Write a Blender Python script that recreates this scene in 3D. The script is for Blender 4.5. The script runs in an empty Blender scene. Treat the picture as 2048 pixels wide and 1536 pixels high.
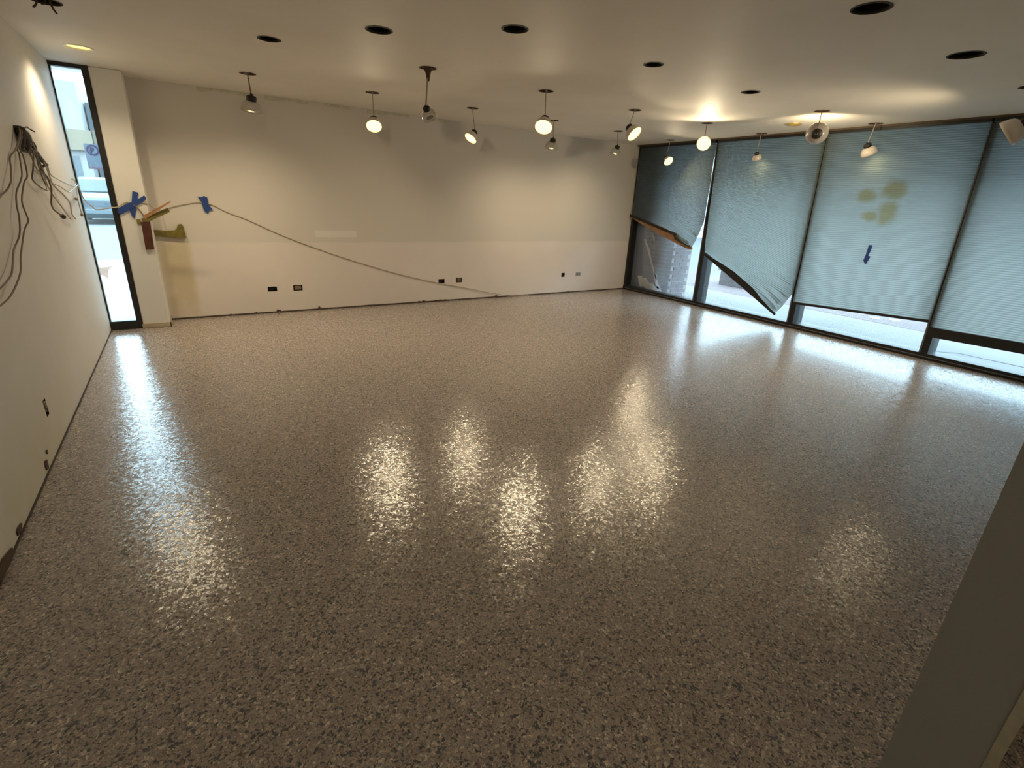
import bpy, bmesh, math, random
from mathutils import Vector, Matrix

random.seed(7)
S = bpy.context.scene
COL = S.collection

# ------------------------------------------------------------------ camera
H = 2.65                       # ceiling height
XL, XR, YB = -0.876, 7.438, 7.422   # left wall, window wall, back wall
cam_d = bpy.data.cameras.new('camera')
cam_d.sensor_width = 36.0
cam_d.lens = 996.2 / 2048 * 36.0
cam_d.clip_start = 0.02
cam = bpy.data.objects.new('camera', cam_d)
COL.objects.link(cam)
r_ = Vector((0.84688543, -0.52988598, 0.04478754))
u_ = Vector((0.14839548, 0.31636624, 0.93695847))
f_ = Vector((0.51065043, 0.78685021, -0.34655864))
m = Matrix((r_, u_, -f_)).transposed().to_4x4()
m.translation = Vector((0, 0, 1.6))
cam.matrix_world = m
S.camera = cam

# ------------------------------------------------------------------ world, exposure
w = bpy.data.worlds.new('overcast_sky')
S.world = w
w.use_nodes = True
nt = w.node_tree
bg = nt.nodes['Background']
bg.inputs['Color'].default_value = (0.62, 0.85, 1.0, 1)
bg.inputs['Strength'].default_value = 3.2
S.view_settings.view_transform = 'Standard'
S.view_settings.look = 'None'
S.view_settings.exposure = 1.95
S.view_settings.gamma = 1.0
S.view_settings.use_curve_mapping = False
LAMP_POWER = 36.0
WARM = (1.0, 0.815, 0.54)

# ------------------------------------------------------------------ materials
MATS = {}
def new_mat(name):
    mt = bpy.data.materials.new(name)
    mt.use_nodes = True
    MATS[name] = mt
    return mt, mt.node_tree, mt.node_tree.nodes['Principled BSDF']

def link(nt, a, b): nt.links.new(a, b)

def node(nt, t, **kw):
    n = nt.nodes.new(t)
    for k, v in kw.items():
        if k in n.inputs.keys(): n.inputs[k].default_value = v
        else: setattr(n, k, v)
    return n

def plain(name, col, rough=0.6, metal=0.0, var=0.12, scale=9.0, bump=0.0, spec=0.5, bscale=None):
    mt, nt, b = new_mat(name)
    tc = node(nt, 'ShaderNodeTexCoord')
    nz = node(nt, 'ShaderNodeTexNoise', Scale=scale, Detail=5.0)
    link(nt, tc.outputs['Object'], nz.inputs['Vector'])
    rp = node(nt, 'ShaderNodeValToRGB')
    rp.color_ramp.elements[0].position = 0.3
    rp.color_ramp.elements[1].position = 0.7
    rp.color_ramp.elements[0].color = tuple(c * (1 - var) for c in col) + (1,)
    rp.color_ramp.elements[1].color = tuple(min(1, c * (1 + var)) for c in col) + (1,)
    link(nt, nz.outputs['Fac'], rp.inputs['Fac'])
    link(nt, rp.outputs['Color'], b.inputs['Base Color'])
    b.inputs['Roughness'].default_value = rough
    b.inputs['Metallic'].default_value = metal
    b.inputs['Specular IOR Level'].default_value = spec
    if bump:
        n2 = node(nt, 'ShaderNodeTexNoise', Scale=bscale or scale * 6, Detail=4.0)
        link(nt, tc.outputs['Object'], n2.inputs['Vector'])
        bp = node(nt, 'ShaderNodeBump', Strength=bump, Distance=0.01)
        link(nt, n2.outputs['Fac'], bp.inputs['Height'])
        link(nt, bp.outputs['Normal'], b.inputs['Normal'])
    return mt

# flake epoxy floor
def floor_material():
    mt, nt, b = new_mat('flake_epoxy')
    tc = node(nt, 'ShaderNodeTexCoord')
    # distort the lookup so the chips are irregular
    nz = node(nt, 'ShaderNodeTexNoise', Scale=60.0, Detail=2.0)
    link(nt, tc.outputs['Object'], nz.inputs['Vector'])
    mx = node(nt, 'ShaderNodeMix', data_type='RGBA', blend_type='LINEAR_LIGHT')
    mx.inputs[0].default_value = 0.010
    link(nt, tc.outputs['Object'], mx.inputs[6]); link(nt, nz.outputs['Color'], mx.inputs[7])
    v1 = node(nt, 'ShaderNodeTexVoronoi', Scale=120.0, Randomness=1.0)
    link(nt, mx.outputs[2], v1.inputs['Vector'])
    sep = node(nt, 'ShaderNodeSeparateColor')
    link(nt, v1.outputs['Color'], sep.inputs['Color'])
    rp = node(nt, 'ShaderNodeValToRGB')
    cr = rp.color_ramp
    cr.interpolation = 'CONSTANT'
    stops = [(0.0, (0.060, 0.062, 0.066)), (0.15, (0.180, 0.150, 0.130)), (0.34, (0.215, 0.182, 0.155)),
             (0.52, (0.160, 0.145, 0.130)), (0.66, (0.240, 0.205, 0.170)), (0.80, (0.190, 0.158, 0.140)),
             (0.93, (0.34, 0.30, 0.25))]
    cr.elements[0].position = 0; cr.elements[0].color = stops[0][1] + (1,)
    cr.elements[1].position = stops[1][0]; cr.elements[1].color = stops[1][1] + (1,)
    for p, c in stops[2:]:
        e = cr.elements.new(p); e.color = c + (1,)
    link(nt, sep.outputs['Red'], rp.inputs['Fac'])
    # second, finer chip layer
    v2 = node(nt, 'ShaderNodeTexVoronoi', Scale=210.0)
    link(nt, mx.outputs[2], v2.inputs['Vector'])
    s2 = node(nt, 'ShaderNodeSeparateColor')
    link(nt, v2.outputs['Color'], s2.inputs['Color'])
    r2 = node(nt, 'ShaderNodeValToRGB')
    r2.color_ramp.interpolation = 'CONSTANT'
    r2.color_ramp.elements[0].color = (0.55, 0.56, 0.58, 1)
    r2.color_ramp.elements[1].position = 0.17; r2.color_ramp.elements[1].color = (1, 1, 1, 1)
    e = r2.color_ramp.elements.new(0.86); e.color = (1.35, 1.30, 1.22, 1)
    link(nt, s2.outputs['Green'], r2.inputs['Fac'])
    mm = node(nt, 'ShaderNodeMix', data_type='RGBA', blend_type='MULTIPLY')
    mm.inputs[0].default_value = 1.0
    link(nt, rp.outputs['Color'], mm.inputs[6]); link(nt, r2.outputs['Color'], mm.inputs[7])
    br_ = node(nt, 'ShaderNodeMix', data_type='RGBA', blend_type='MULTIPLY'); br_.inputs[0].default_value = 1.0
    br_.inputs[7].default_value = (2.08, 2.10, 2.22, 1); link(nt, mm.outputs[2], br_.inputs[6])
    link(nt, br_.outputs[2], b.inputs['Base Color'])
    b.inputs['Roughness'].default_value = 0.16
    b.inputs['IOR'].default_value = 1.75
    # chips lie at slightly different tilts under the clear coat
    n3 = node(nt, 'ShaderNodeTexNoise', Scale=130.0, Detail=2.0)
    link(nt, tc.outputs['Object'], n3.inputs['Vector'])
    ad = node(nt, 'ShaderNodeMath', operation='MULTIPLY_ADD')
    ad.inputs[1].default_value = 0.35
    link(nt, sep.outputs['Blue'], ad.inputs[0]); link(nt, n3.outputs['Fac'], ad.inputs[2])
    bp = node(nt, 'ShaderNodeBump', Strength=0.09, Distance=0.006)
    link(nt, ad.outputs[0], bp.inputs['Height'])
    v3 = node(nt, 'ShaderNodeTexVoronoi', Scale=85.0)
    link(nt, mx.outputs[2], v3.inputs['Vector'])
    c1 = node(nt, 'ShaderNodeVectorMath', operation='SUBTRACT'); c1.inputs[1].default_value = (.5, .5, .5)
    link(nt, v3.outputs['Color'], c1.inputs[0])
    c2 = node(nt, 'ShaderNodeVectorMath', operation='MULTIPLY'); c2.inputs[1].default_value = (.105, .105, 0)
    link(nt, c1.outputs[0], c2.inputs[0])
    c3 = node(nt, 'ShaderNodeVectorMath', operation='ADD'); link(nt, bp.outputs['Normal'], c3.inputs[0]); link(nt, c2.outputs[0], c3.inputs[1])
    c4 = node(nt, 'ShaderNodeVectorMath', operation='NORMALIZE'); link(nt, c3.outputs[0], c4.inputs[0])
    link(nt, c4.outputs[0], b.inputs['Normal'])
    return mt
floor_material()

def wall_paint(name, col, upper=None, zline=0.95, patch=None, stain=None):
    """painted plaster; optional darker coat above an old rail line, an unpainted patch, yellowed stains"""
    mt, nt, b = new_mat(name)
    tc = node(nt, 'ShaderNodeTexCoord')
    nz = node(nt, 'ShaderNodeTexNoise', Scale=1.3, Detail=6.0, Roughness=0.6)
    link(nt, tc.outputs['Object'], nz.inputs['Vector'])
    rp = node(nt, 'ShaderNodeValToRGB')
    rp.color_ramp.elements[0].position = 0.3; rp.color_ramp.elements[1].position = 0.75
    rp.color_ramp.elements[0].color = tuple(c * 0.94 for c in col) + (1,)
    rp.color_ramp.elements[1].color = tuple(c * 1.03 for c in col) + (1,)
    link(nt, nz.outputs['Fac'], rp.inputs['Fac'])
    out = rp.outputs['Color']
    sx = node(nt, 'ShaderNodeSeparateXYZ')
    link(nt, tc.outputs['Object'], sx.inputs[0])
    def rng(sock, a, bb):
        mr = node(nt, 'ShaderNodeMapRange', interpolation_type='SMOOTHSTEP')
        mr.inputs[1].default_value = a; mr.inputs[2].default_value = bb
        link(nt, sock, mr.inputs[0]); return mr.outputs[0]
    def mul(a, c):
        mn = node(nt, 'ShaderNodeMath', operation='MULTIPLY'); link(nt, a, mn.inputs[0])
        if isinstance(c, float): mn.inputs[1].default_value = c
        else: link(nt, c, mn.inputs[1])
        return mn.outputs[0]
    def mixc(fac, cur, c):
        mx = node(nt, 'ShaderNodeMix', data_type='RGBA')
        link(nt, fac, mx.inputs[0]); link(nt, cur, mx.inputs[6])
        mx.inputs[7].default_value = c + (1,)
        return mx.outputs[2]
    if upper:
        n2 = node(nt, 'ShaderNodeTexNoise', Scale=3.0, Detail=4.0)
        link(nt, tc.outputs['Object'], n2.inputs['Vector'])
        ad = node(nt, 'ShaderNodeMath', operation='MULTIPLY_ADD'); ad.inputs[1].default_value = 0.03
        link(nt, n2.outputs['Fac'], ad.inputs[0]); link(nt, sx.outputs['Z'], ad.inputs[2])
        out = mixc(rng(ad.outputs[0], zline, zline + 0.035), out, upper)
    if patch:
        x0, x1, z0, z1, pc = patch
        f = mul(mul(rng(sx.outputs['X'], x0 - .012, x0 + .012), rng(sx.outputs['X'], x1 + .012, x1 - .012)),
                mul(rng(sx.outputs['Z'], z0 - .01, z0 + .01), rng(sx.outputs['Z'], z1 + .01, z1 - .01)))
        out = mixc(mul(f, 0.8), out, pc)
    for st in stain or []:
        x0, x1, z0, z1, pc, amt = st
        n3 = node(nt, 'ShaderNodeTexNoise', Scale=5.0, Detail=5.0)
        link(nt, tc.outputs['Object'], n3.inputs['Vector'])
        ax = 'X' if name != 'paint_left' else 'Y'
        sw = .05 if ax == 'X' else .7
        f = mul(mul(rng(sx.outputs[ax], x0 - sw, x0 + sw), rng(sx.outputs[ax], x1 + sw, x1 - sw)),
                mul(rng(sx.outputs['Z'], z0 - .15, z0 + .15), rng(sx.outputs['Z'], z1 + (.05 if ax == 'X' else .3), z1 - (.05 if ax == 'X' else .3))))
        f = mul(mul(f, rng(n3.outputs['Fac'], 0.0, 0.6)), amt)
        out = mixc(f, out, pc)
    link(nt, out, b.inputs['Base Color'])
    b.inputs['Roughness'].default_value = 0.62
    b.inputs['Specular IOR Level'].default_value = 0.25
    n4 = node(nt, 'ShaderNodeTexNoise', Scale=140.0, Detail=3.0)
    link(nt, tc.outputs['Object'], n4.inputs['Vector'])
    bp = node(nt, 'ShaderNodeBump', Strength=0.12, Distance=0.004)
    link(nt, n4.outputs['Fac'], bp.inputs['Height']); link(nt, bp.outputs['Normal'], b.inputs['Normal'])
    return mt
wall_paint('paint_back', (0.78, 0.71, 0.65), upper=(0.68, 0.635, 0.57), zline=0.93,
           patch=(1.50, 2.06, 1.0, 1.09, (0.80, 0.76, 0.71)),
           stain=[(-0.30, 0.02, 0.05, 0.95, (0.58, 0.48, 0.28), 0.75)])
wall_paint('paint_left', (0.74, 0.71, 0.65), stain=[(1.0, 4.3, -0.3, 0.35, (0.60, 0.52, 0.34), 0.6)])
wall_paint('paint_column', (0.74, 0.71, 0.65))
wall_paint('paint_ceiling', (0.84, 0.79, 0.70))
wall_paint('partition_shade_grey', (0.42, 0.43, 0.425))  # grey carries the shade of the off-white partition
plain('pale_facade', (0.42, 0.45, 0.48), 0.8, var=0.08, scale=0.3)
plain('white_enamel', (0.8, 0.78, 0.72), 0.4)
plain('raw_plaster', (0.60, 0.58, 0.46), 0.9, bump=0.4, scale=30)
plain('dark_bronze', (0.022, 0.021, 0.020), 0.42, metal=0.3)
plain('frame_edge', (0.20, 0.20, 0.22), 0.35, metal=0.7)
plain('brown_trim', (0.075, 0.050, 0.026), 0.6)
plain('black_metal', (0.012, 0.011, 0.010), 0.5)
plain('rust_metal', (0.09, 0.05, 0.028), 0.8, bump=0.4, scale=25)
plain('can_dark', (0.018, 0.014, 0.011), 0.75)
plain('cord_grey', (0.22, 0.17, 0.12), 0.6)
plain('cord_thin', (0.36, 0.31, 0.25), 0.6)
plain('cable_brown', (0.20, 0.16, 0.135), 0.6)
plain('cable_dark', (0.045, 0.038, 0.035), 0.6)
plain('cable_pale', (0.40, 0.38, 0.35), 0.5)
plain('cable_tan', (0.46, 0.39, 0.30), 0.6)
plain('blue_tape', (0.018, 0.055, 0.24), 0.55, scale=40, bump=0.2)
plain('mahogany', (0.085, 0.026, 0.014), 0.5, scale=18, var=0.3)
plain('raw_wood', (0.42, 0.20, 0.085), 0.65, scale=22, var=0.25)
plain('olive_paint', (0.17, 0.135, 0.025), 0.6, scale=22, var=0.2)
plain('rail_wood', (0.36, 0.19, 0.085), 0.55, scale=12, var=0.2)
plain('brass', (0.50, 0.36, 0.12), 0.4, metal=0.6)
plain('outlet_tan', (0.20, 0.155, 0.09), 0.6)
plain('outlet_grey', (0.33, 0.32, 0.31), 0.6)
plain('glue_brown', (0.085, 0.055, 0.038), 0.9, scale=40, var=0.4)
plain('gap_dark', (0.07, 0.055, 0.045), 0.9)
plain('cove_tan', (0.46, 0.37, 0.26), 0.6)
plain('white_residue', (0.80, 0.82, 0.84), 0.9)
def smear_mat():
    mt, nt, b = new_mat('dried_paint'); nt.nodes.remove(b)
    d = node(nt, 'ShaderNodeBsdfDiffuse'); d.inputs['Color'].default_value = (.85, .87, .9, 1)
    t = node(nt, 'ShaderNodeBsdfTranslucent'); t.inputs['Color'].default_value = (.9, .93, .97, 1)
    m_ = node(nt, 'ShaderNodeMixShader'); m_.inputs[0].default_value = .6
    link(nt, d.outputs[0], m_.inputs[1]); link(nt, t.outputs[0], m_.inputs[2]); link(nt, m_.outputs[0], nt.nodes['Material Output'].inputs['Surface'])
smear_mat()
plain('concrete_pale', (0.14, 0.14, 0.14), 0.9, var=0.10, scale=1.6, bump=0.2)
plain('asphalt', (0.078, 0.09, 0.093), 0.95, var=0.08, scale=2.0)
plain('joint_grey', (0.05, 0.053, 0.06), 0.9)
plain('mortar', (0.34, 0.32, 0.31), 0.95)
plain('brick_mauve', (0.102, 0.082, 0.085), 0.9, scale=6, var=0.25, bump=0.3)
plain('white_building', (0.174, 0.179, 0.179), 0.8, var=0.04, scale=0.4)
plain('blue_building', (0.048, 0.062, 0.07), 0.8, var=0.05, scale=0.4)
plain('cream_fascia', (0.125, 0.108, 0.075), 0.8, var=0.05, scale=0.6)
plain('far_glass', (0.034, 0.053, 0.067), 0.25, var=0.1)
plain('car_blue', (0.048, 0.07, 0.081), 0.3, var=0.04)
plain('car_glass', (0.025, 0.042, 0.056), 0.15)
plain('car_lamp', (0.9, 0.9, 0.9), 0.2)
plain('tyre', (0.03, 0.03, 0.03), 0.9)
plain('sign_blue', (0.050, 0.066, 0.084), 0.9, var=0.03, spec=0.0)
plain('sign_mauve', (0.012, 0.006, 0.03), 0.9, var=0.03, spec=0.0)
plain('sign_red', (0.07, 0.03, 0.05), 0.9, var=0.03, spec=0.0)
plain('cardboard', (0.22, 0.13, 0.09), 0.8)
plain('soffit', (0.14, 0.14, 0.13), 0.9)
plain('planter_pink', (0.079, 0.067, 0.07), 0.9)

def brick_paving():
    mt, nt, b = new_mat('brick_paving')
    tc = node(nt, 'ShaderNodeTexCoord')
    br = node(nt, 'ShaderNodeTexBrick', Scale=1.0)
    br.inputs['Brick Width'].default_value = 0.2; br.inputs['Row Height'].default_value = 0.1
    br.inputs['Mortar Size'].default_value = 0.008
    br.inputs['Color1'].default_value = (0.105, 0.072, 0.078, 1); br.inputs['Color2'].default_value = (0.085, 0.058, 0.064, 1)
    br.inputs['Mortar'].default_value = (0.10, 0.09, 0.09, 1)
    link(nt, tc.outputs['Object'], br.inputs['Vector'])
    link(nt, br.outputs['Color'], b.inputs['Base Color'])
    b.inputs['Roughness'].default_value = 0.9
brick_paving()

def shade_fabric(name, stains=False):
    mt, nt, b = new_mat(name)
    nt.nodes.remove(b)
    out = nt.nodes['Material Output']
    tc = node(nt, 'ShaderNodeTexCoord')
    mp = node(nt, 'ShaderNodeMapping'); mp.inputs['Scale'].default_value = (1, 2.2, 22)
    link(nt, tc.outputs['Object'], mp.inputs['Vector'])
    nz = node(nt, 'ShaderNodeTexNoise', Scale=2.0, Detail=5.0, Roughness=0.65)
    link(nt, mp.outputs[0], nz.inputs['Vector'])
    def ramp(c0, c1):
        rp = node(nt, 'ShaderNodeValToRGB')
        rp.color_ramp.elements[0].position = .3; rp.color_ramp.elements[1].position = .7
        rp.color_ramp.elements[0].color = c0 + (1,); rp.color_ramp.elements[1].color = c1 + (1,)
        link(nt, nz.outputs['Fac'], rp.inputs['Fac']); return rp.outputs['Color']
    cd = ramp((0.085, 0.105, 0.085), (0.095, 0.115, 0.095))
    ct = ramp((0.56, 0.57, 0.535), (0.60, 0.61, 0.575))
    if stains:
        sx = node(nt, 'ShaderNodeSeparateXYZ'); link(nt, tc.outputs['Object'], sx.inputs[0])
        n2 = node(nt, 'ShaderNodeTexNoise', Scale=9.0, Detail=3.0)
        link(nt, tc.outputs['Object'], n2.inputs['Vector'])
        fac = None
        for (y, z, ry, rz) in [(3.39, 1.85, .13, .09), (3.09, 1.92, .16, .13), (3.10, 1.66, .13, .16), (3.28, 1.61, .12, .07)]:
            vm = node(nt, 'ShaderNodeVectorMath', operation='SUBTRACT'); vm.inputs[1].default_value = (0, y * .99 - 3.179, 1.6 + (z - 1.6) * .99 - (H - .055))
            link(nt, tc.outputs['Object'], vm.inputs[0])
            vs = node(nt, 'ShaderNodeVectorMath', operation='MULTIPLY'); vs.inputs[1].default_value = (0, 1 / ry, 1 / rz)
            link(nt, vm.outputs[0], vs.inputs[0])
            ln = node(nt, 'ShaderNodeVectorMath', operation='LENGTH'); link(nt, vs.outputs[0], ln.inputs[0])
            ad = node(nt, 'ShaderNodeMath', operation='MULTIPLY_ADD'); ad.inputs[1].default_value = 0.7
            link(nt, n2.outputs['Fac'], ad.inputs[0]); link(nt, ln.outputs['Value'], ad.inputs[2])
            mr = node(nt, 'ShaderNodeMapRange', interpolation_type='SMOOTHSTEP')
            mr.inputs[1].default_value = 1.6; mr.inputs[2].default_value = 0.75
            link(nt, ad.outputs[0], mr.inputs[0])
            if fac is None: fac = mr.outputs[0]
            else:
                mxm = node(nt, 'ShaderNodeMath', operation='MAXIMUM')
                link(nt, fac, mxm.inputs[0]); link(nt, mr.outputs[0], mxm.inputs[1]); fac = mxm.outputs[0]
        hf = node(nt, 'ShaderNodeMath', operation='MULTIPLY'); hf.inputs[1].default_value = 0.75
        link(nt, fac, hf.inputs[0])
        res = []
        for cur, c in ((cd, (0.08, 0.06, 0.02)), (ct, (0.41, 0.33, 0.12))):
            mx = node(nt, 'ShaderNodeMix', data_type='RGBA'); link(nt, hf.outputs[0], mx.inputs[0])
            link(nt, cur, mx.inputs[6]); mx.inputs[7].default_value = c + (1,); res.append(mx.outputs[2])
        cd, ct = res
    d = node(nt, 'ShaderNodeBsdfDiffuse'); link(nt, cd, d.inputs['Color'])
    t = node(nt, 'ShaderNodeBsdfTranslucent'); link(nt, ct, t.inputs['Color'])
    ms = node(nt, 'ShaderNodeMixShader'); ms.inputs[0].default_value = 0.5
    link(nt, d.outputs[0], ms.inputs[1]); link(nt, t.outputs[0], ms.inputs[2])
    link(nt, ms.outputs[0], out.inputs['Surface'])
shade_fabric('shade_fabric'); shade_fabric('shade_fabric_stained', True)

def glass_mat(name, tint, haze=0.0, hazecol=(.8, .85, .9)):
    mt, nt, b = new_mat(name)
    nt.nodes.remove(b)
    out = nt.nodes['Material Output']
    fr = node(nt, 'ShaderNodeFresnel', IOR=1.45)
    tr = node(nt, 'ShaderNodeBsdfTransparent'); tr.inputs['Color'].default_value = tint + (1,)
    gl = node(nt, 'ShaderNodeBsdfGlossy', Roughness=0.03)
    ms = node(nt, 'ShaderNodeMixShader')
    link(nt, fr.outputs[0], ms.inputs[0]); link(nt, tr.outputs[0], ms.inputs[1]); link(nt, gl.outputs[0], ms.inputs[2])
    cur = ms.outputs[0]
    if haze:
        tc = node(nt, 'ShaderNodeTexCoord')
        nz = node(nt, 'ShaderNodeTexNoise', Scale=2.5, Detail=4.0); link(nt, tc.outputs['Object'], nz.inputs['Vector'])
        ml = node(nt, 'ShaderNodeMath', operation='MULTIPLY'); ml.inputs[1].default_value = haze
        link(nt, nz.outputs['Fac'], ml.inputs[0])
        df = node(nt, 'ShaderNodeBsdfDiffuse'); df.inputs['Color'].default_value = hazecol + (1,)
        tl = node(nt, 'ShaderNodeBsdfTranslucent'); tl.inputs['Color'].default_value = hazecol + (1,)
        m0 = node(nt, 'ShaderNodeMixShader'); link(nt, df.outputs[0], m0.inputs[1]); link(nt, tl.outputs[0], m0.inputs[2])
        m2 = node(nt, 'ShaderNodeMixShader')
        link(nt, ml.outputs[0], m2.inputs[0]); link(nt, cur, m2.inputs[1]); link(nt, m0.outputs[0], m2.inputs[2])
        cur = m2.outputs[0]
    link(nt, cur, out.inputs['Surface'])
glass_mat('window_glass', (0.95, 0.98, 0.98), haze=0.06)
glass_mat('window_glass_dusty', (0.92, 0.94, 0.96), haze=0.22)

def lampshade(name, col, clear):
    mt, nt, b = new_mat(name)
    out = nt.nodes['Material Output']
    b.inputs['Base Color'].default_value = col + (1,)
    b.inputs['Roughness'].default_value = 0.25
    tr = node(nt, 'ShaderNodeBsdfTransparent')
    lw = node(nt, 'ShaderNodeLayerWeight', Blend=0.35)
    mr = node(nt, 'ShaderNodeMapRange'); mr.inputs[3].default_value = clear; mr.inputs[4].default_value = clear * 0.25
    link(nt, lw.outputs['Facing'], mr.inputs[0])
    ms = node(nt, 'ShaderNodeMixShader')
    link(nt, mr.outputs[0], ms.inputs[0]); link(nt, b.outputs[0], ms.inputs[1]); link(nt, tr.outputs[0], ms.inputs[2])
    link(nt, ms.outputs[0], out.inputs['Surface'])
lampshade('shade_clear', (0.50, 0.48, 0.45), 0.85)
lampshade('shade_milky', (0.72, 0.64, 0.56), 0.12)
lampshade('shade_grey', (0.42, 0.38, 0.35), 0.25)

def emit(name, col, strength):
    mt, nt, b = new_mat(name)
    nt.nodes.remove(b)
    out = nt.nodes['Material Output']
    e = node(nt, 'ShaderNodeEmission', Strength=strength); e.inputs['Color'].default_value = col + (1,)
    df = node(nt, 'ShaderNodeBsdfDiffuse'); df.inputs['Color'].default_value = (0.25, 0.25, 0.25, 1)
    ge = node(nt, 'ShaderNodeNewGeometry')
    ms = node(nt, 'ShaderNodeMixShader')
    link(nt, ge.outputs['Backfacing'], ms.inputs[0]); link(nt, e.outputs[0], ms.inputs[1]); link(nt, df.outputs[0], ms.inputs[2])
    link(nt, ms.outputs[0], out.inputs['Surface'])
emit('bulb_glow', (1.0, 0.74, 0.20), 1.1)
emit('downlight_glow', (1.0, 0.76, 0.14), 0.95)

# ------------------------------------------------------------------ mesh helpers
class MB:
    def __init__(s): s.v = []; s.f = []
    def box(s, a, b):
        n = len(s.v)
        (x0, y0, z0), (x1, y1, z1) = a, b
        s.v += [(x0, y0, z0), (x1, y0, z0), (x1, y1, z0), (x0, y1, z0), (x0, y0, z1), (x1, y0, z1), (x1, y1, z1), (x0, y1, z1)]
        s.f += [tuple(n + i for i in q) for q in ((0, 3, 2, 1), (4, 5, 6, 7), (0, 1, 5, 4), (1, 2, 6, 5), (2, 3, 7, 6), (3, 0, 4, 7))]
        return s
    def tube(s, pts, r, n=8, cap=True):
        pts = [Vector(p) for p in pts]
        base = len(s.v)
        for i, p in enumerate(pts):
            t = (pts[min(i + 1, len(pts) - 1)] - pts[max(i - 1, 0)]).normalized()
            a = t.orthogonal().normalized() if i == 0 else (pa - t * pa.dot(t)).normalized()
            pa = a
            bb = t.cross(a)
            rr = r[i] if isinstance(r, (list, tuple)) else r
            for k in range(n):
                q = p + (a * math.cos(2 * math.pi * k / n) + bb * math.sin(2 * math.pi * k / n)) * rr
                s.v.append(tuple(q))
        for i in range(len(pts) - 1):
            for k in range(n):
                k2 = (k + 1) % n
                s.f.append((base + i * n + k, base + i * n + k2, base + (i + 1) * n + k2, base + (i + 1) * n + k))
        if cap:
            s.f.append(tuple(base + k for k in range(n))[::-1])
            s.f.append(tuple(base + (len(pts) - 1) * n + k for k in range(n)))
        return s
    def lathe(s, prof, n=24, c=(0, 0, 0)):
        """profile [(r, z)] round z"""
        base = len(s.v)
        for r, z in prof:
            for k in range(n):
                a = 2 * math.pi * k / n
                s.v.append((c[0] + r * math.cos(a), c[1] + r * math.sin(a), c[2] + z))
        for i in range(len(prof) - 1):
            for k in range(n):
                k2 = (k + 1) % n
                s.f.append((base + i * n + k, base + i * n + k2, base + (i + 1) * n + k2, base + (i + 1) * n + k))
        return s
    def prism(s, pts, d):
        """planar outline (3D points) pushed by the vector d"""
        n = len(s.v); k = len(pts)
        s.v += [tuple(p) for p in pts] + [tuple(Vector(p) + Vector(d)) for p in pts]
        s.f.append(tuple(range(n, n + k))); s.f.append(tuple(range(n + 2 * k - 1, n + k - 1, -1)))
        for i in range(k):
            j = (i + 1) % k
            s.f.append((n + i, n + k + i, n + k + j, n + j))
        return s
    def mesh(s, name, mat, off=(0, 0, 0), smooth=False):
        me = bpy.data.meshes.new(name)
        me.from_pydata([(a - off[0], b - off[1], c - off[2]) for a, b, c in s.v], [], s.f)
        bm = bmesh.new(); bm.from_mesh(me); bmesh.ops.recalc_face_normals(bm, faces=bm.faces); bm.to_mesh(me); bm.free()
        me.materials.append(MATS[mat])
        if smooth:
            for p in me.polygons: p.use_smooth = True
        return me
    def build(s, name, mat, parent=None, smooth=False, bevel=0.0):
        off = wloc(parent)
        o = bpy.data.objects.new(name, s.mesh(name, mat, off, smooth))
        COL.objects.link(o)
        if parent: o.parent = parent
        if bevel:
            b = o.modifiers.new('bevel', 'BEVEL'); b.width = bevel; b.segments = 2; b.limit_method = 'ANGLE'
        return o

def wloc(o):
    l = Vector((0, 0, 0))
    while o is not None:
        l += o.location; o = o.parent
    return l

def tag(o, label=None, cat=None, group=None, kind=None):
    if label: o['label'] = label
    if cat: o['category'] = cat
    if group: o['group'] = group
    if kind: o['kind'] = kind
    return o

def thing(name, loc, label, cat, group=None):
    o = bpy.data.objects.new(name, None)
    o.empty_display_size = 0.05
    COL.objects.link(o); o.location = loc
    return tag(o, label, cat, group)

def struct(o): return tag(o, kind='structure')

def smooth_path(pts, sub=5):
    pts = [Vector(p) for p in pts]
    out = []
    for i in range(len(pts) - 1):
        p0 = pts[max(i - 1, 0)]; p1 = pts[i]; p2 = pts[i + 1]; p3 = pts[min(i + 2, len(pts) - 1)]
        for k in range(sub):
            t = k / sub
            out.append(0.5 * ((2 * p1) + (p2 - p0) * t + (2 * p0 - 5 * p1 + 4 * p2 - p3) * t * t + (3 * p1 - p0 - 3 * p2 + p3) * t ** 3))
    out.append(pts[-1])
    return out

def plate(outer, holes, to3d):
    """flat plate with real holes -> MB"""
    bm = bmesh.new()
    for loop in [outer] + holes:
        vs = [bm.verts.new(to3d(p)) for p in loop]
        for i in range(len(vs)): bm.edges.new((vs[i], vs[(i + 1) % len(vs)]))
    bmesh.ops.triangle_fill(bm, use_beauty=True, use_dissolve=False, edges=bm.edges[:])
    bm.verts.index_update()
    mb = MB()
    mb.v = [tuple(v.co) for v in bm.verts]
    mb.f = [tuple(v.index for v in f.verts) for f in bm.faces]
    bm.free()
    return mb

def circle(cx, cy, r, n=20, jit=0.0):
    return [(cx + (r + random.uniform(-jit, jit)) * math.cos(2 * math.pi * k / n),
             cy + (r + random.uniform(-jit, jit)) * math.sin(2 * math.pi * k / n)) for k in range(n)]

def rect(x0, x1, y0, y1): return [(x0, y0), (x1, y0), (x1, y1), (x0, y1)]

# ------------------------------------------------------------------ room shell
Y0 = -2.6          # the room runs on behind the camera
struct(MB().box((XL - .18, Y0 - .15, -.12), (XR + .10, YB + .18, 0)).build('floor', 'flake_epoxy'))

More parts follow.
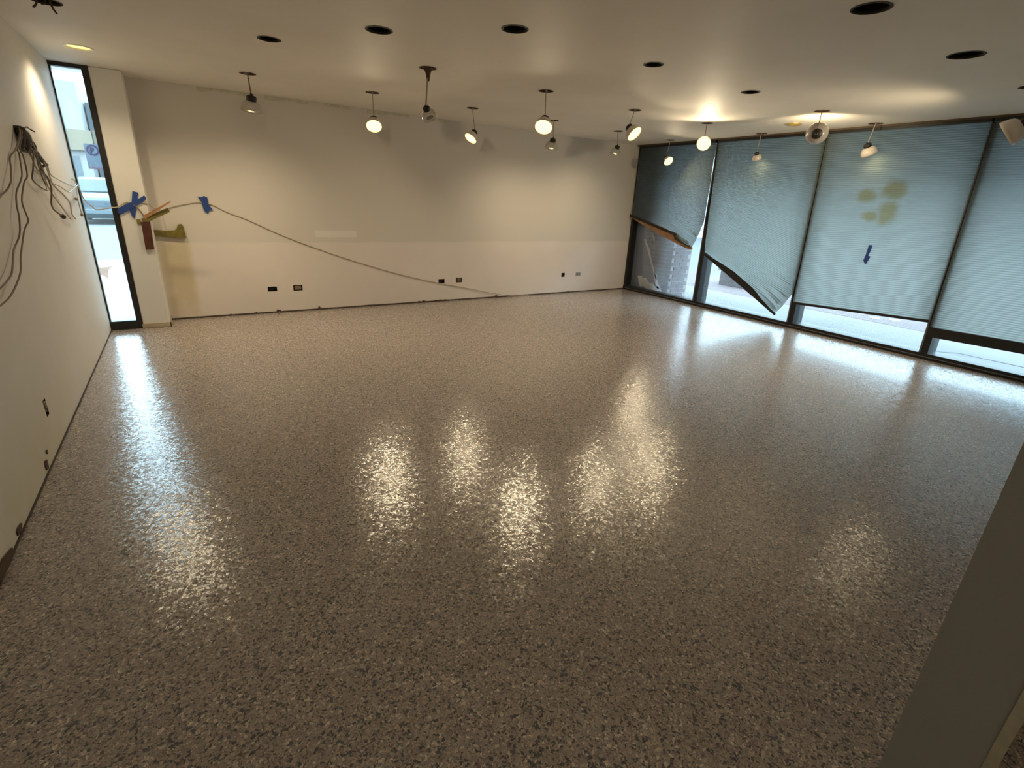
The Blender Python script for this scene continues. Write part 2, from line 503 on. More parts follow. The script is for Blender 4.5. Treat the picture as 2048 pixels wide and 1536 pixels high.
# every opening cut into the ceiling: (name, x, y, radius)
HOLES = [  # bare recessed cans
    ('near', 0.750, 4.733, .078), ('mid', 1.332, 3.940, .088), ('c', 2.030, 3.297, .085), ('d', 3.327, 3.299, .074),
    ('e', 4.700, 3.367, .080), ('f', 3.297, 1.719, .094), ('g', 4.630, 1.720, .102), ('h', -0.532, 4.830, .080)]
PEND = [  # x, y, z of shade centre, aim, shade kind, scale, lit power
    (0.754, 6.218, 2.367, (-.08, .30, -.95), 'shade_clear', 1.05, 0.42, 'P1'),
    (2.000, 6.218, 2.341, (-.22, -.62, -.75), 'shade_milky', 0.95, 0.30, 'P2'),
    (2.019, 4.707, 2.291, (.55, .35, -.75), 'shade_clear', 0.75, 0.0, 'P3'),
    (3.266, 6.238, 2.335, (-.60, -.15, -.75), 'shade_milky', 0.90, 0.42, 'P4'),
    (3.317, 4.738, 2.350, (-.45, -.48, -.75), 'shade_milky', 1.00, 0.30, 'P5'),
    (4.533, 6.254, 2.344, (.05, .35, -.93), 'shade_clear', 0.95, 0.36, 'P6'),
    (5.795, 6.313, 2.374, (.05, .40, -.92), 'shade_clear', 0.88, 0.26, 'P7'),
    (4.678, 4.845, 2.424, (.15, -.75, -.66), 'shade_milky', 1.00, 0.42, 'P8'),
    (5.967, 4.833, 2.385, (-.76, -.62, .02), 'shade_milky', 0.95, 0.32, 'P9'),
    (7.071, 6.411, 2.346, (-.15, -.80, -.60), 'shade_milky', 0.85, 0.4, 'P10'),
    (7.208, 4.859, 2.343, (.45, .0, -.85), 'shade_milky', 0.70, 0.06, 'P11'),
    (6.032, 3.398, 2.411, (.83, .45, .16), 'shade_grey', 1.20, 0.4, 'P12'),
    (7.200, 3.372, 2.355, (.40, -.22, -.80), 'shade_milky', 0.95, 0.08, 'P13'),
    (6.000, 1.720, 2.335, (-.12, .80, -.60), 'shade_milky', 1.20, 1.2, 'P14')]
DOWN = [(-0.533, 6.182, .095), (.45, -1.30, .095), (2.0, -1.30, .095)]
holes = [circle(x, y, r, 20, .004) for _, x, y, r in HOLES] + [circle(p[0], p[1], .072, 18) for p in PEND] + \
        [circle(x, y, r, 20) for x, y, r in DOWN]
cl = plate(rect(XL - .18, XR + .10, Y0 - .15, YB + .18), holes, lambda p: (p[0], p[1], H))
struct(cl.build('ceiling', 'paint_ceiling'))
struct(MB().box((XL - .3, Y0 - .3, H + .36), (XR + 1.9, YB + .75, H + .5)).build('roof', 'soffit'))
struct(MB().box((XR + .12, -1.5, H - .06), (XR + 1.9, YB + .75, H + .36)).build('overhang', 'soffit'))

# back wall with the open outlet boxes cut into it
OUT = [(0.887, .324, .115, .062, 'open'), (1.210, .324, .120, .075, 'duplex'), (3.373, .324, .105, .068, 'open'),
       (3.685, .329, .110, .075, 'duplex'), (5.830, .335, .075, .075, 'open')]
def wall_y(name, x0, x1, y, d, z1, hl, mat):
    mb = plate(rect(x0, x1, 0, z1), hl, lambda p: (p[0], y, p[1]))
    n = len(mb.v)
    mb.v += [(x0, y, 0), (x1, y, 0), (x1, y, z1), (x0, y, z1), (x0, y + d, 0), (x1, y + d, 0), (x1, y + d, z1), (x0, y + d, z1)]
    mb.f += [(n, n + 1, n + 5, n + 4), (n + 1, n + 2, n + 6, n + 5), (n + 2, n + 3, n + 7, n + 6), (n + 3, n, n + 4, n + 7), (n + 4, n + 5, n + 6, n + 7)]
    return mb.build(name, mat)
hl = [rect(x - a / 2, x + a / 2, z - b / 2, z + b / 2) for x, z, a, b, k in OUT]
wall_back = struct(wall_y('wall_back', -.308, XR + .10, YB, .18, H, hl, 'paint_back'))
column = struct(MB().box((-.574, 7.064, 0), (-.308, YB + .18, H)).build('column', 'paint_column', bevel=.012))
MB().prism([(-.580, 7.056, .004), (-.300, 7.056, .004), (-.300, 7.056, .052), (-.580, 7.056, .052)], (0, .008, 0)).build('baseboard', 'cove_tan', column)
MB().box((-.309, 7.056, .004), (-.300, YB, .052)).build('baseboard', 'cove_tan', column)

wl = plate(rect(Y0, 7.115, 0, H), [rect(3.846 - .032, 3.846 + .032, .287 - .052, .287 + .052), circle(4.985, 1.905, .017, 10, .003)], lambda p: (XL, p[0], p[1]))
n = len(wl.v)
wl.v += [(XL, Y0, 0), (XL, 7.115, 0), (XL, 7.115, H), (XL, Y0, H), (XL - .18, Y0, 0), (XL - .18, 7.115, 0), (XL - .18, 7.115, H), (XL - .18, Y0, H)]
wl.f += [(n, n + 1, n + 5, n + 4), (n + 1, n + 2, n + 6, n + 5), (n + 2, n + 3, n + 7, n + 6), (n + 3, n, n + 4, n + 7), (n + 4, n + 5, n + 6, n + 7)]
wall_left = struct(wl.build('wall_left', 'paint_left'))
struct(MB().box((XL - .18, Y0 - .15, 0), (XR + .10, Y0, H)).build('wall_rear', 'paint_left'))
# off-white partition ending beside the camera; its shade is put into the grey colour
part = struct(MB().box((1.365, .052, 0), (XR, .206, H)).build('wall_front', 'partition_shade_grey'))
bead = [(1.365, .052 + random.uniform(-.001, .001), z * .05) for z in range(54)]
mb = MB()
for i in range(53):
    j = random.uniform(.012, .016)
for z in range(54):
    zz = min(z * .05, H); j = random.uniform(-.0015, .0015)
    mb.v += [(1.361, .030 + j, zz), (1.361, .051, zz), (1.372, .051, zz), (1.372, .030 + j, zz)]
for z in range(53):
    for k in range(4):
        a = z * 4 + k; b2 = z * 4 + (k + 1) % 4
        mb.f.append((a, b2, b2 + 4, a + 4))
mb.build('corner_bead', 'raw_plaster', part)
struct(MB().box((XR - .02, Y0, 0), (XR + .10, .62, H)).build('wall_right', 'paint_left'))

# rubble along the foot of the back wall
MB().box((-.30, YB - .006, 0), (XR - .04, YB, .019)).build('floor_gap', 'gap_dark', wall_back)
for i, (x, wd, hh) in enumerate([(.06, .10, .022), (.33, .05, .03), (.62, .05, .045), (.90, .07, .05), (1.00, .22, .018), (1.45, .05, .055), (1.9, .55, .024),
                                 (2.95, .16, .036), (3.2, .30, .030), (3.75, .40, .022), (4.35, .08, .05), (4.75, .35, .020), (5.6, .05, .03), (5.95, .06, .035), (6.7, .06, .02)]):
    k = 7
    top = [(x + wd * t / (k - 1), YB - .009, hh * random.uniform(.45, 1.0) if 0 < t < k - 1 else .008) for t in range(k)]
    MB().prism([(x, YB - .009, 0)] + top + [(x + wd, YB - .009, 0)], (0, .008, 0)).build('glue_smear', 'glue_brown', wall_back)
for i, (x, wd) in enumerate([(.35, .55), (1.05, .5), (1.75, .35), (2.3, .6), (3.2, .3)]):
    k = 8
    low = [(x + wd * t / (k - 1), YB - .004, H - random.uniform(.025, .055)) for t in range(k)]
    MB().prism([(x, YB - .004, H - .006)] + low + [(x + wd, YB - .004, H - .006)], (0, .004, 0)).build('plaster_ridge', 'raw_plaster', wall_back)
# torn plaster low on the left wall
for (y, z, a, b2) in [(3.525, .05, .038, .032), (3.60, .10, .015, .014), (2.872, .035, .05, .018)]:
    pts = [(XL + .001, y + a * math.cos(t) * random.uniform(.7, 1.1), z + b2 * math.sin(t) * random.uniform(.7, 1.1)) for t in [k * math.pi / 5 for k in range(10)]]
    MB().prism(pts, (.005, 0, 0)).build('torn_patch', 'glue_brown', wall_left)
MB().box((XL, Y0, 0), (XL + .006, 7.06, .010)).build('floor_gap', 'gap_dark', wall_left)
MB().prism([(XL + .002, 2.50, .0), (XL + .002, 2.74, .0), (XL + .002, 2.72, .035), (XL + .002, 2.60, .06), (XL + .002, 2.52, .05)], (.006, 0, 0)).build('rusty_corner_strip', 'rust_metal', wall_left)

# ------------------------------------------------------------------ window wall on the right
MUL = [(5.690, 5.655), (4.005, 3.930), (2.285, 2.246), (.65, .62)]
XF0, XF1 = XR - .035, XR + .22
XB = XR - .072            # the shades hang on the room side of the mullions
win_y = [YB] + [(a + b) / 2 for a, b in MUL]
for i in range(4):
    y1, y0 = win_y[i], win_y[i + 1]
    wn = bpy.data.objects.new(f'window_{i + 1}', None); COL.objects.link(wn); wn.location = (XR, (y0 + y1) / 2, 0); struct(wn)
    MB().box((XF0 - .01, y0, 0), (XF1, y1, .075)).build('sill', 'dark_bronze', wn, bevel=.006)
    MB().box((XF0 - .018, y0, .030), (XF0 - .010, y1, .040)).build('sill_bead', 'frame_edge', wn)
    MB().box((XF0, y0, H - .055), (XF1, y1, H)).build('head_rail', 'dark_bronze', wn)
    MB().box((XB - .034, y0, H - .022), (XB - .024, y1, H)).build('head_trim', 'brown_trim', wn)
    t, b2 = MUL[i]
    hw = .046
    MB().prism([(XF0, b2 - hw, 0), (XF0, b2 + hw, 0), (XF0, t + hw, H), (XF0, t - hw, H)], (XF1 - XF0, 0, 0)).build('mullion', 'dark_bronze', wn, bevel=.004)
    MB().prism([(XF0 - .004, b2 + hw - .018, .08), (XF0 - .004, b2 + hw - .002, .08), (XF0 - .004, t + hw - .002, H - .06), (XF0 - .004, t + hw - .018, H - .06)], (.004, 0, 0)).build('edge_strip', 'frame_edge', wn)  # lighter strip stands in for the lit edge of the mullion
    if i == 0:
        MB().box((XF0, YB - .062, 0), (XF1, YB, H)).build('jamb', 'dark_bronze', wn)
    MB().box((XR + .085, y0 + .02, .06), (XR + .091, y1 - .02, H - .04)).build('pane', 'window_glass_dusty' if i == 0 else 'window_glass', wn)
    if i == 0:
        gx = XR + .081
        def smear(pts, ws):
            L = []; Rr = []
            for (y, z), w_ in zip(pts, ws):
                L.append((gx, y - w_, z)); Rr.append((gx, y + w_, z))
            MB().prism(L + Rr[::-1], (.004, 0, 0)).build('paint_smear', 'dried_paint', wn)
        smear([(7.11, 1.0), (6.985, .812), (6.87, .60), (6.76, .40), (6.68, .25), (6.60, .13)], [.026, .030, .024, .026, .034, .05])
        smear([(6.947, 1.135), (6.90, 1.06), (6.858, .96)], [.02, .03, .008])
        smear([(6.74, .42), (6.71, .36), (6.69, .30)], [.006, .035, .01])
        blob = [(7.18, .29), (7.10, .31), (7.02, .27), (6.95, .28), (6.86, .21), (6.78, .20), (6.70, .16), (6.62, .17), (6.55, .12), (6.5, .09), (6.9, .08), (7.0, .12), (7.08, .10), (7.13, .18), (7.15, .24)]
        MB().prism([(gx, y, z) for y, z in blob], (.004, 0, 0)).build('paint_smear', 'dried_paint', wn)

# pleated shades -----------------------------------------------------
def pleated(label, yl, yr, zb, mat, n=86, wave=0.0, nu=26, rail=.028, seed=1, folds=()):
    """yl(z), yr(z): side edges; zb(u): lower edge.  u runs left (far) to right (near)"""
    rnd = random.Random(seed)
    zt = H - .055
    t = thing('pleated_shade', (XB, (yl(zt) + yr(zt)) / 2, zt), label, 'window shade', 'pleated shades on the window wall')
    mb = MB()
    rows = 2 * n + 1
    for j in range(rows):
        v = j / (rows - 1)
        for i in range(nu):
            u = i / (nu - 1)
            z = zt + (zb(u) - zt) * v
            y = yl(z) + (yr(z) - yl(z)) * u
            x = XB + (.0033 if j % 2 else -.0033)
            if wave:
                k = max(0, (v - .72) / .28) ** 1.5
                x -= wave * k * (.5 + .5 * math.sin(5.5 * u + 16 * v)) + wave * .5 * k * math.sin(23 * v + 4 * u)
                z += .02 * k * math.sin(9 * u + 7 * v) * (1 if j < rows - 1 else 0)
            for (ya, za), (yb_, zb_), amp, wd in folds:      # creases where the slack cloth is drawn together
                dy, dz = yb_ - ya, zb_ - za
                q = max(0, min(1, ((y - ya) * dy + (z - za) * dz) / (dy * dy + dz * dz)))
                dd = math.hypot(y - ya - q * dy, z - za - q * dz)
                x -= amp * (1 - .8 * q) * math.exp(-(dd / (wd * (.45 + q))) ** 2)
            mb.v.append((x, y, z))
    for j in range(rows - 1):
        for i in range(nu - 1):
            a = j * nu + i
            mb.f.append((a, a + 1, a + nu + 1, a + nu))
    mb.build('fabric', mat, t)
    MB().box((XB - .022, yr(zt), zt), (XB + .020, yl(zt), H - .012)).build('head_rail', 'dark_bronze', t)
    return t

def lin(a, za, b, zb_): return lambda z: a + (b - a) * (z - za) / (zb_ - za)
def piece(pts):
    pts = sorted(pts)
    def f(z):
        if z <= pts[0][0]: return pts[0][1]
        for (z0, a), (z1, b) in zip(pts, pts[1:]):
            if z <= z1: return a + (b - a) * (z - z0) / (z1 - z0)
        return pts[-1][1]
    return f

def rail_bar(t, p, q, h, mat='dark_bronze', name='bottom_rail', dx=.018):
    p, q = Vector(p), Vector(q)
    MB().prism([p, q, q + Vector((0, 0, h)), p + Vector((0, 0, h))], (dx, 0, 0)).build(name, mat, t, bevel=.003)

# far shade: fallen to a slant, its wooden rail twisted below it
s1 = pleated('green pleated shade on the leftmost window pane, sagging to a slant above its brown rail',
             lambda z: 7.37, piece([(.94, 5.85), (1.10, 5.79), (1.40, 5.705), (2.0, 5.710), (2.6, 5.722)]),
             lambda u: 1.40 - .45 * u, 'shade_fabric', n=80, wave=.03, seed=3, nu=64,
             folds=[((7.30, 1.44), (6.35, 1.30), .05, .05), ((7.25, 1.60), (6.1, 1.66), .035, .05), ((5.92, 1.02), (6.7, 1.36), .05, .05), ((5.80, 1.16), (6.5, 1.44), .04, .05)])
pts = [(7.39, 1.375), (7.1, 1.275), (6.8, 1.180), (6.5, 1.085), (6.2, 1.0), (5.90, .925), (5.85, .95), (6.0, 1.055), (6.25, 1.165), (6.55, 1.25), (6.9, 1.325), (7.2, 1.37), (7.39, 1.42)]
MB().prism([(XB - .040, y * .993, z) for y, z in pts], (.012, 0, 0)).build('bottom_rail', 'rail_wood', s1)
rail_bar(s1, (XB - .052, 7.385, 1.395), (XB - .052, 6.20, 1.130), .045, name='rail_cap', dx=.01)
s2 = pleated('green pleated shade hanging diagonally to a low tip, second from the left',
             piece([(.9, 5.585), (1.4, 5.625), (2.6, 5.682)]), piece([(.17, 4.15), (.30, 4.06), (.5, 3.962), (.9, 3.955), (2.6, 4.012)]),
             lambda u: .925 - .735 * u, 'shade_fabric', n=96, wave=.015, seed=5, nu=64,
             folds=[((4.17, .23), (5.10, .84), .06, .055), ((4.12, .33), (4.80, .76), .05, .05), ((4.05, .43), (4.50, .68), .045, .05), ((4.02, .60), (4.45, .78), .03, .05)])
MB().prism([(XB - .062, y, z) for y, z in [(5.59, .895), (5.0, .600), (4.6, .395), (4.125, .148), (4.115, .178), (4.55, .480), (4.95, .690), (5.59, .928)]], (.018, 0, 0)).build('bottom_rail', 'dark_bronze', s2, bevel=.003)
s3 = pleated('green pleated shade with brown stains on the third window pane',
             piece([(.36, 3.930), (.9, 3.942), (2.6, 4.002)]), piece([(.4, 2.275), (2.6, 2.318)]), lambda u: .385 + .085 * u, 'shade_fabric_stained', n=88, seed=7)
rail_bar(s3, (XB - .018, 3.935, .358), (XB - .018, 2.280, .448), .032)
s4 = pleated('green pleated shade on the near right window pane, cut by the edge of the picture',
             piece([(.3, 2.250), (2.6, 2.300)]), lambda z: .66, lambda u: .40 + .02 * u, 'shade_fabric', n=90, seed=9)
rail_bar(s4, (XB - .024, 2.255, .285), (XB - .024, .65, .325), .115, dx=.03)

# tape arrow stuck on the third shade
ar = thing('tape_strip', (XB - .01, 3.12, 1.145), 'small bent piece of blue tape stuck on the stained pleated shade', 'tape')
MB().prism([(XB - .010, y * .99, z) for y, z in [(3.178, 1.262), (3.134, 1.266), (3.136, 1.20), (3.150, 1.14), (3.128, 1.10), (3.160, 1.06), (3.190, 1.10), (3.180, 1.16)]], (.002, 0, 0)).build('upper_strip', 'blue_tape', ar)
MB().prism([(XB - .013, y * .99, z) for y, z in [(3.118, 1.125), (3.150, 1.020), (3.196, 1.075), (3.168, 1.105), (3.160, 1.135)]], (.002, 0, 0)).build('lower_strip', 'blue_tape', ar)

# narrow window at the far left ------------------------------------
w5 = bpy.data.objects.new('window_5', None); COL.objects.link(w5); w5.location = (-.72, 7.09, 0); struct(w5)
MB().box((-.880, 7.064, 0), (-.574, 7.14, .10)).build('sill', 'dark_bronze', w5, bevel=.004)
MB().box((-.880, 7.064, H - .035), (-.574, 7.14, H)).build('head_rail', 'dark_bronze', w5)
MB().box((-.628, 7.060, 0), (-.574, 7.14, H)).build('jamb', 'dark_bronze', w5, bevel=.004)
MB().box((-.880, 7.085, 0), (-.862, 7.14, H)).build('jamb', 'dark_bronze', w5)
MB().box((-.862, 7.112, .09), (-.626, 7.118, H - .03)).build('pane', 'window_glass', w5)

# ------------------------------------------------------------------ ceiling fittings
def can_mesh(r, d=.17, n=20):
    mb = MB()
    mb.lathe([(r + .004, .002), (r + .004, d), (.001, d)], n)
    return mb
def rim_mesh(r, n=20):
    return MB().lathe([(r + .006, -.002), (r - .006, -.004), (r - .008, .012)], n)

HL = {'near': 'round open hole in the ceiling, leftmost of the bare black holes',
      'mid': 'large black ceiling hole, second of the bare holes from the left',
      'c': 'black ceiling hole in the middle above the lamps, lamp wiring showing inside',
      'd': 'black ceiling hole between the middle of the room and the window wall',
      'e': 'small far black ceiling hole above the second window pane',
      'f': 'largest black ceiling hole at the top right of the picture',
      'g': 'wide black ceiling hole near the right edge of the picture, over the near window',
      'h': 'ceiling hole with dangling wires cut by the top left of the picture'}
for nme, x, y, r in HOLES:
    t = thing('recessed_can', (x, y, H), HL[nme], 'light housing', 'empty light housings in the ceiling')
    can_mesh(r).build('housing', 'can_dark', None, True)
    o = bpy.context.scene.collection.objects[-1]; o.parent = t
    o2 = rim_mesh(r).build('rim', 'can_dark', None, True); o2.parent = t
    if nme in ('h', 'c', 'f', 'g'):
        k = MB().lathe([(.001, .10), (.030, .10), (.030, .16), (.001, .16)], 12).build('socket', 'black_metal', None, True); k.parent = t
    if nme == 'h':
        for q, pts in enumerate([[(-.05, -.02, .08), (-.04, -.05, -.02), (-.06, -.07, -.06)], [(.02, -.02, .09), (.03, -.06, -.03), (.05, -.075, -.075)],
                                 [(.0, -.02, .1), (.0, -.05, -.015), (-.02, -.06, -.03)]]):
            c = MB().tube(smooth_path(pts), .006, 6).build('wire', 'rust_metal', None, True); c.parent = t

LAB = {
 'P1': 'clear glass pendant lamp nearest the narrow left window, shining on the back wall',
 'P2': 'lit pendant lamp farthest left of the glowing ones, hanging before the back wall',
 'P3': 'unlit pendant lamp on the longest cord, with a dark cone at its ceiling hole',
 'P4': 'lit pendant lamp with a thin glowing face tipped down to the left',
 'P5': 'lit pendant lamp in mid room, hanging in front of a clear dome lamp',
 'P6': 'clear dome pendant lamp just below and behind the middle glowing lamp',
 'P7': 'small clear pendant lamp close to the right end of the back wall',
 'P8': 'lit pendant lamp left of the window corner, its glowing face tipped down to the right',
 'P9': 'round glowing pendant lamp facing the viewer in front of the first window mullion',
 'P10': 'lit pendant lamp hanging lowest in front of the leftmost window shade',
 'P11': 'small pale pendant lamp with black cap before the second window shade',
 'P12': 'grey globe pendant lamp seen from behind with a round black cap',
 'P13': 'white pendant lamp with a slanted black cap before the stained third window shade',
 'P14': 'large pale pendant lamp cut off by the right edge of the picture'}

SOCK = MB().lathe([(.001, .012), (.014, .012), (.036, .006), (.042, -.002), (.042, -.030), (.036, -.038), (.001, -.038)], 20).mesh('socket', 'black_metal', smooth=True)
prof = [(.034, -.034), (.050, -.038), (.070, -.052), (.084, -.076), (.091, -.104), (.094, -.128), (.091, -.128), (.088, -.104), (.081, -.078), (.068, -.055), (.048, -.042)]
SHADES = {k: MB().lathe(prof, 28).mesh('shade', k, smooth=True) for k in ('shade_clear', 'shade_milky', 'shade_grey')}
LENS = {}
def lens_mesh(key, mat, r):
    mb = MB()
    mb.v = [(0, 0, -.131)]
    rings = [(r * .35, -.130), (r * .7, -.127), (r, -.121)]
    nn = 24
    for rr, z in rings:
        for k in range(nn): mb.v.append((rr * math.cos(2 * math.pi * k / nn), rr * math.sin(2 * math.pi * k / nn), z))
    for k in range(nn): mb.f.append((0, 1 + (k + 1) % nn, 1 + k))
    for q in range(2):
        for k in range(nn):
            k2 = (k + 1) % nn
            mb.f.append((1 + q * nn + k, 1 + q * nn + k2, 1 + (q + 1) * nn + k2, 1 + (q + 1) * nn + k))
    me = bpy.data.meshes.new('bulb_face')
    me.from_pydata(mb.v, [], mb.f); me.materials.append(MATS[mat]); me.update()
    # outward side must look along -Z
    if me.polygons[0].normal.z > 0: me.flip_normals()
    for p in me.polygons: p.use_smooth = True
    return me
LENS['lit'] = lens_mesh('lit', 'bulb_glow', .088)
LENS['small'] = lens_mesh('small', 'bulb_glow', .045)
LENS['off'] = lens_mesh('off', 'outlet_grey', .045)
CAN = can_mesh(.072).mesh('housing', 'can_dark', smooth=True)
RIM = rim_mesh(.072).mesh('rim', 'rust_metal', smooth=True)
STRAP = MB().box((-.066, -.010, .004), (.066, .010, .007)).mesh('mounting_strap', 'cord_thin')
CONE = MB().lathe([(.050, -.002), (.028, -.025), (.020, -.05), (.014, -.085), (.012, -.10), (.001, -.10)], 16).mesh('canopy_cone', 'rust_metal', smooth=True)
KNUCKLE = MB().lathe([(.001, .012), (.010, .010), (.014, 0), (.010, -.010), (.001, -.012)], 12).mesh('swivel', 'black_metal', smooth=True)

def mesh_obj(name, me, parent, loc=(0, 0, 0), rot=None, sc=None):
    o = bpy.data.objects.new(name, me); COL.objects.link(o); o.parent = parent; o.location = loc
    if rot is not None: o.rotation_euler = rot
    if sc: o.scale = (sc, sc, sc)
    return o

for x, y, zb, aim, kind, sc, pw, key in PEND:
    a = Vector(aim).normalized()
    t = thing('pendant_lamp', (x, y, H), LAB[key], 'pendant lamp', 'lamps hanging from the ceiling')
    mesh_obj('housing', CAN, t); mesh_obj('rim', RIM, t)
    rot = Vector((0, 0, -1)).rotation_difference(a).to_euler()
    centre = Vector((0, 0, zb - H))
    hinge = centre - a * (.080 * sc)
    if abs(a.z) < .3: hinge = centre + Vector((0, 0, .02)) - a * .085
    sway = Vector((hinge.x * .5, hinge.y * .5, 0))
    top = Vector((0, 0, .10))
    MB_c = MB().tube([top, Vector((0, 0, 0)), hinge * .5 + Vector((0, 0, 0)), hinge + Vector((0, 0, .010))], .0065 if key in ('P1', 'P3') else .0048, 8)
    c = MB_c.build('cord', 'cord_thin' if key not in ('P1', 'P12', 'P14') else 'cord_grey', None, True); c.parent = t
    mesh_obj('mounting_strap', STRAP, t, rot=(0, 0, random.uniform(0, 3)))
    if key == 'P3': mesh_obj('canopy_cone', CONE, t)
    s = mesh_obj('socket', SOCK, t, hinge, rot, sc * 1.05)
    mesh_obj('swivel', KNUCKLE, s, (0, 0, .014))
    sh = mesh_obj('lamp_shade', SHADES[kind], t, hinge, rot, sc)
    mesh_obj('bulb_face', LENS['off' if pw == 0 else ('small' if kind == 'shade_clear' else 'lit')], sh)
    if pw > 0:
        ld = bpy.data.lights.new('bulb_light', 'SPOT')
        ld.energy = LAMP_POWER * pw; ld.color = WARM
        ld.spot_size = math.radians(168 if kind == 'shade_milky' else 140); ld.spot_blend = 1.0; ld.shadow_soft_size = .05
        lo = bpy.data.objects.new('bulb_light', ld); COL.objects.link(lo); lo.parent = sh
        lo.location = (0, 0, -.138)

# lit downlights: one by the narrow window, two unseen fill lights added behind the camera
def downlight(x, y, r, label, power, wide):
    t = thing('downlight', (x, y, H), label, 'ceiling light')
    mesh_obj('trim_ring', MB().lathe([(r + .012, -.001), (r + .006, -.007), (r - .004, -.008), (r - .012, .012)], 28).mesh('trim_ring', 'white_enamel', smooth=True), t)
    mesh_obj('housing', can_mesh(r).mesh('housing', 'can_dark', smooth=True), t)
    dl = bpy.data.meshes.new('lens'); nn = 28
    dl.from_pydata([(0, 0, .004)] + [((r - .006) * math.cos(2 * math.pi * k / nn), (r - .006) * math.sin(2 * math.pi * k / nn), .006) for k in range(nn)], [],
                   [(0, 1 + (k + 1) % nn, 1 + k) for k in range(nn)])
    dl.materials.append(MATS['downlight_glow']); dl.update()
    if dl.polygons[0].normal.z > 0: dl.flip_normals()
    mesh_obj('lens', dl, t)
    ld = bpy.data.lights.new('bulb_light', 'SPOT'); ld.energy = power; ld.color = WARM; ld.spot_size = math.radians(wide); ld.spot_blend = .7; ld.shadow_soft_size = .06
    lo = bpy.data.objects.new('bulb_light', ld); COL.objects.link(lo); lo.parent = t; lo.location = (0, 0, -.012)
DLAB = ['lit round yellow downlight flush in the ceiling above the narrow left window', 'added fill light in the ceiling behind the camera, nearer the left wall', 'added fill light in the ceiling behind the camera, past the partition']
for (x, y, r), lab, pw_, wd_ in zip(DOWN, DLAB, (15, 4, 4), (142, 150, 150)): downlight(x, y, r, lab, pw_, wd_)
# brass trimmed fitting near the windows
t = thing('ceiling_fitting', (6.643, 4.058, H), 'small round brass fitting on the ceiling beside the grey globe lamp', 'ceiling fitting')
mesh_obj('brass_ring', MB().lathe([(.088, 0), (.088, -.010), (.072, -.022), (.058, -.022), (.054, -.006)], 24).mesh('brass_ring', 'brass', smooth=True), t)
mesh_obj('centre_disc', MB().lathe([(.058, -.008), (.03, -.011), (.001, -.012)], 20).mesh('centre_disc', 'brown_trim', smooth=True), t)

# ------------------------------------------------------------------ outlets
OL = ['open black outlet box low on the back wall, leftmost of the row', 'outlet box with a tan receptacle, second from the left low on the back wall',
      'open black outlet box low on the back wall where the slack cable crosses', 'dark brown outlet just right of the crossing cable on the back wall',
      'small square black outlet box near the right end of the back wall']
for (x, z, a, b2, k), lab in zip(OUT, OL):
    t = thing('outlet_box', (x, YB, z), lab, 'outlet', 'outlet boxes in the back wall')
    mb = MB(); d = .045
    x0, x1, z0, z1 = x - a / 2, x + a / 2, z - b2 / 2, z + b2 / 2
    mb.v = [(x0, YB, z0), (x1, YB, z0), (x1, YB, z1), (x0, YB, z1), (x0, YB + d, z0), (x1, YB + d, z0), (x1, YB + d, z1), (x0, YB + d, z1)]
    mb.f = [(0, 1, 5, 4), (1, 2, 6, 5), (2, 3, 7, 6), (3, 0, 4, 7), (4, 5, 6, 7)]
    mb.build('box', 'black_metal', t)
    if k == 'duplex':
        MB().box((x0 + .018, YB - .004, z0 + .012), (x1 - .018, YB + .02, z1 - .012)).build('receptacle', 'outlet_tan', t, bevel=.004)
        for sx in (-.018, .018):
            MB().box((x + sx - .010, YB - .006, z - .012), (x + sx + .010, YB - .003, z + .012)).build('socket_face', 'black_metal' if x > 3 else 'outlet_tan', t)
        MB().box((x - a / 2 + .003, YB - .003, z - .006), (x + a / 2 - .003, YB - .001, z + .006)).build('strap', 'rust_metal', t)
    else:
        MB().tube(smooth_path([(x - a * .3, YB + .04, z), (x - a * .05, YB + .012, z - .01), (x + a * .25, YB + .035, z + .012)]), .004, 6).build('wire', 'cable_dark', t, True)
t = thing('outlet_plate', (6.187, YB, .338), 'grey covered outlet at the far right end of the back wall', 'outlet')
MB().box((6.13, YB - .007, .305), (6.245, YB, .371)).build('plate', 'outlet_grey', t, bevel=.004)
for sx in (-.022, .022):
    MB().box((6.187 + sx - .012, YB - .010, .325), (6.187 + sx + .012, YB - .006, .351)).build('socket_face', 'cable_dark', t)
t = thing('outlet_box', (XL, 3.846, .287), 'open metal outlet box low on the left wall', 'outlet')
mb = MB(); d = .045; y0, y1, z0, z1 = 3.814, 3.878, .235, .339
mb.v = [(XL, y0, z0), (XL, y1, z0), (XL, y1, z1), (XL, y0, z1), (XL - d, y0, z0), (XL - d, y1, z0), (XL - d, y1, z1), (XL - d, y0, z1)]
mb.f = [(0, 1, 5, 4), (1, 2, 6, 5), (2, 3, 7, 6), (3, 0, 4, 7), (4, 5, 6, 7)]
mb.build('box', 'black_metal', t)
MB().box((XL - .03, 3.826, .262), (XL + .004, 3.866, .325)).build('receptacle', 'outlet_tan', t, bevel=.005)
MB().box((XL + .002, 3.834, .268), (XL + .006, 3.858, .288)).build('socket_face', 'black_metal', t)

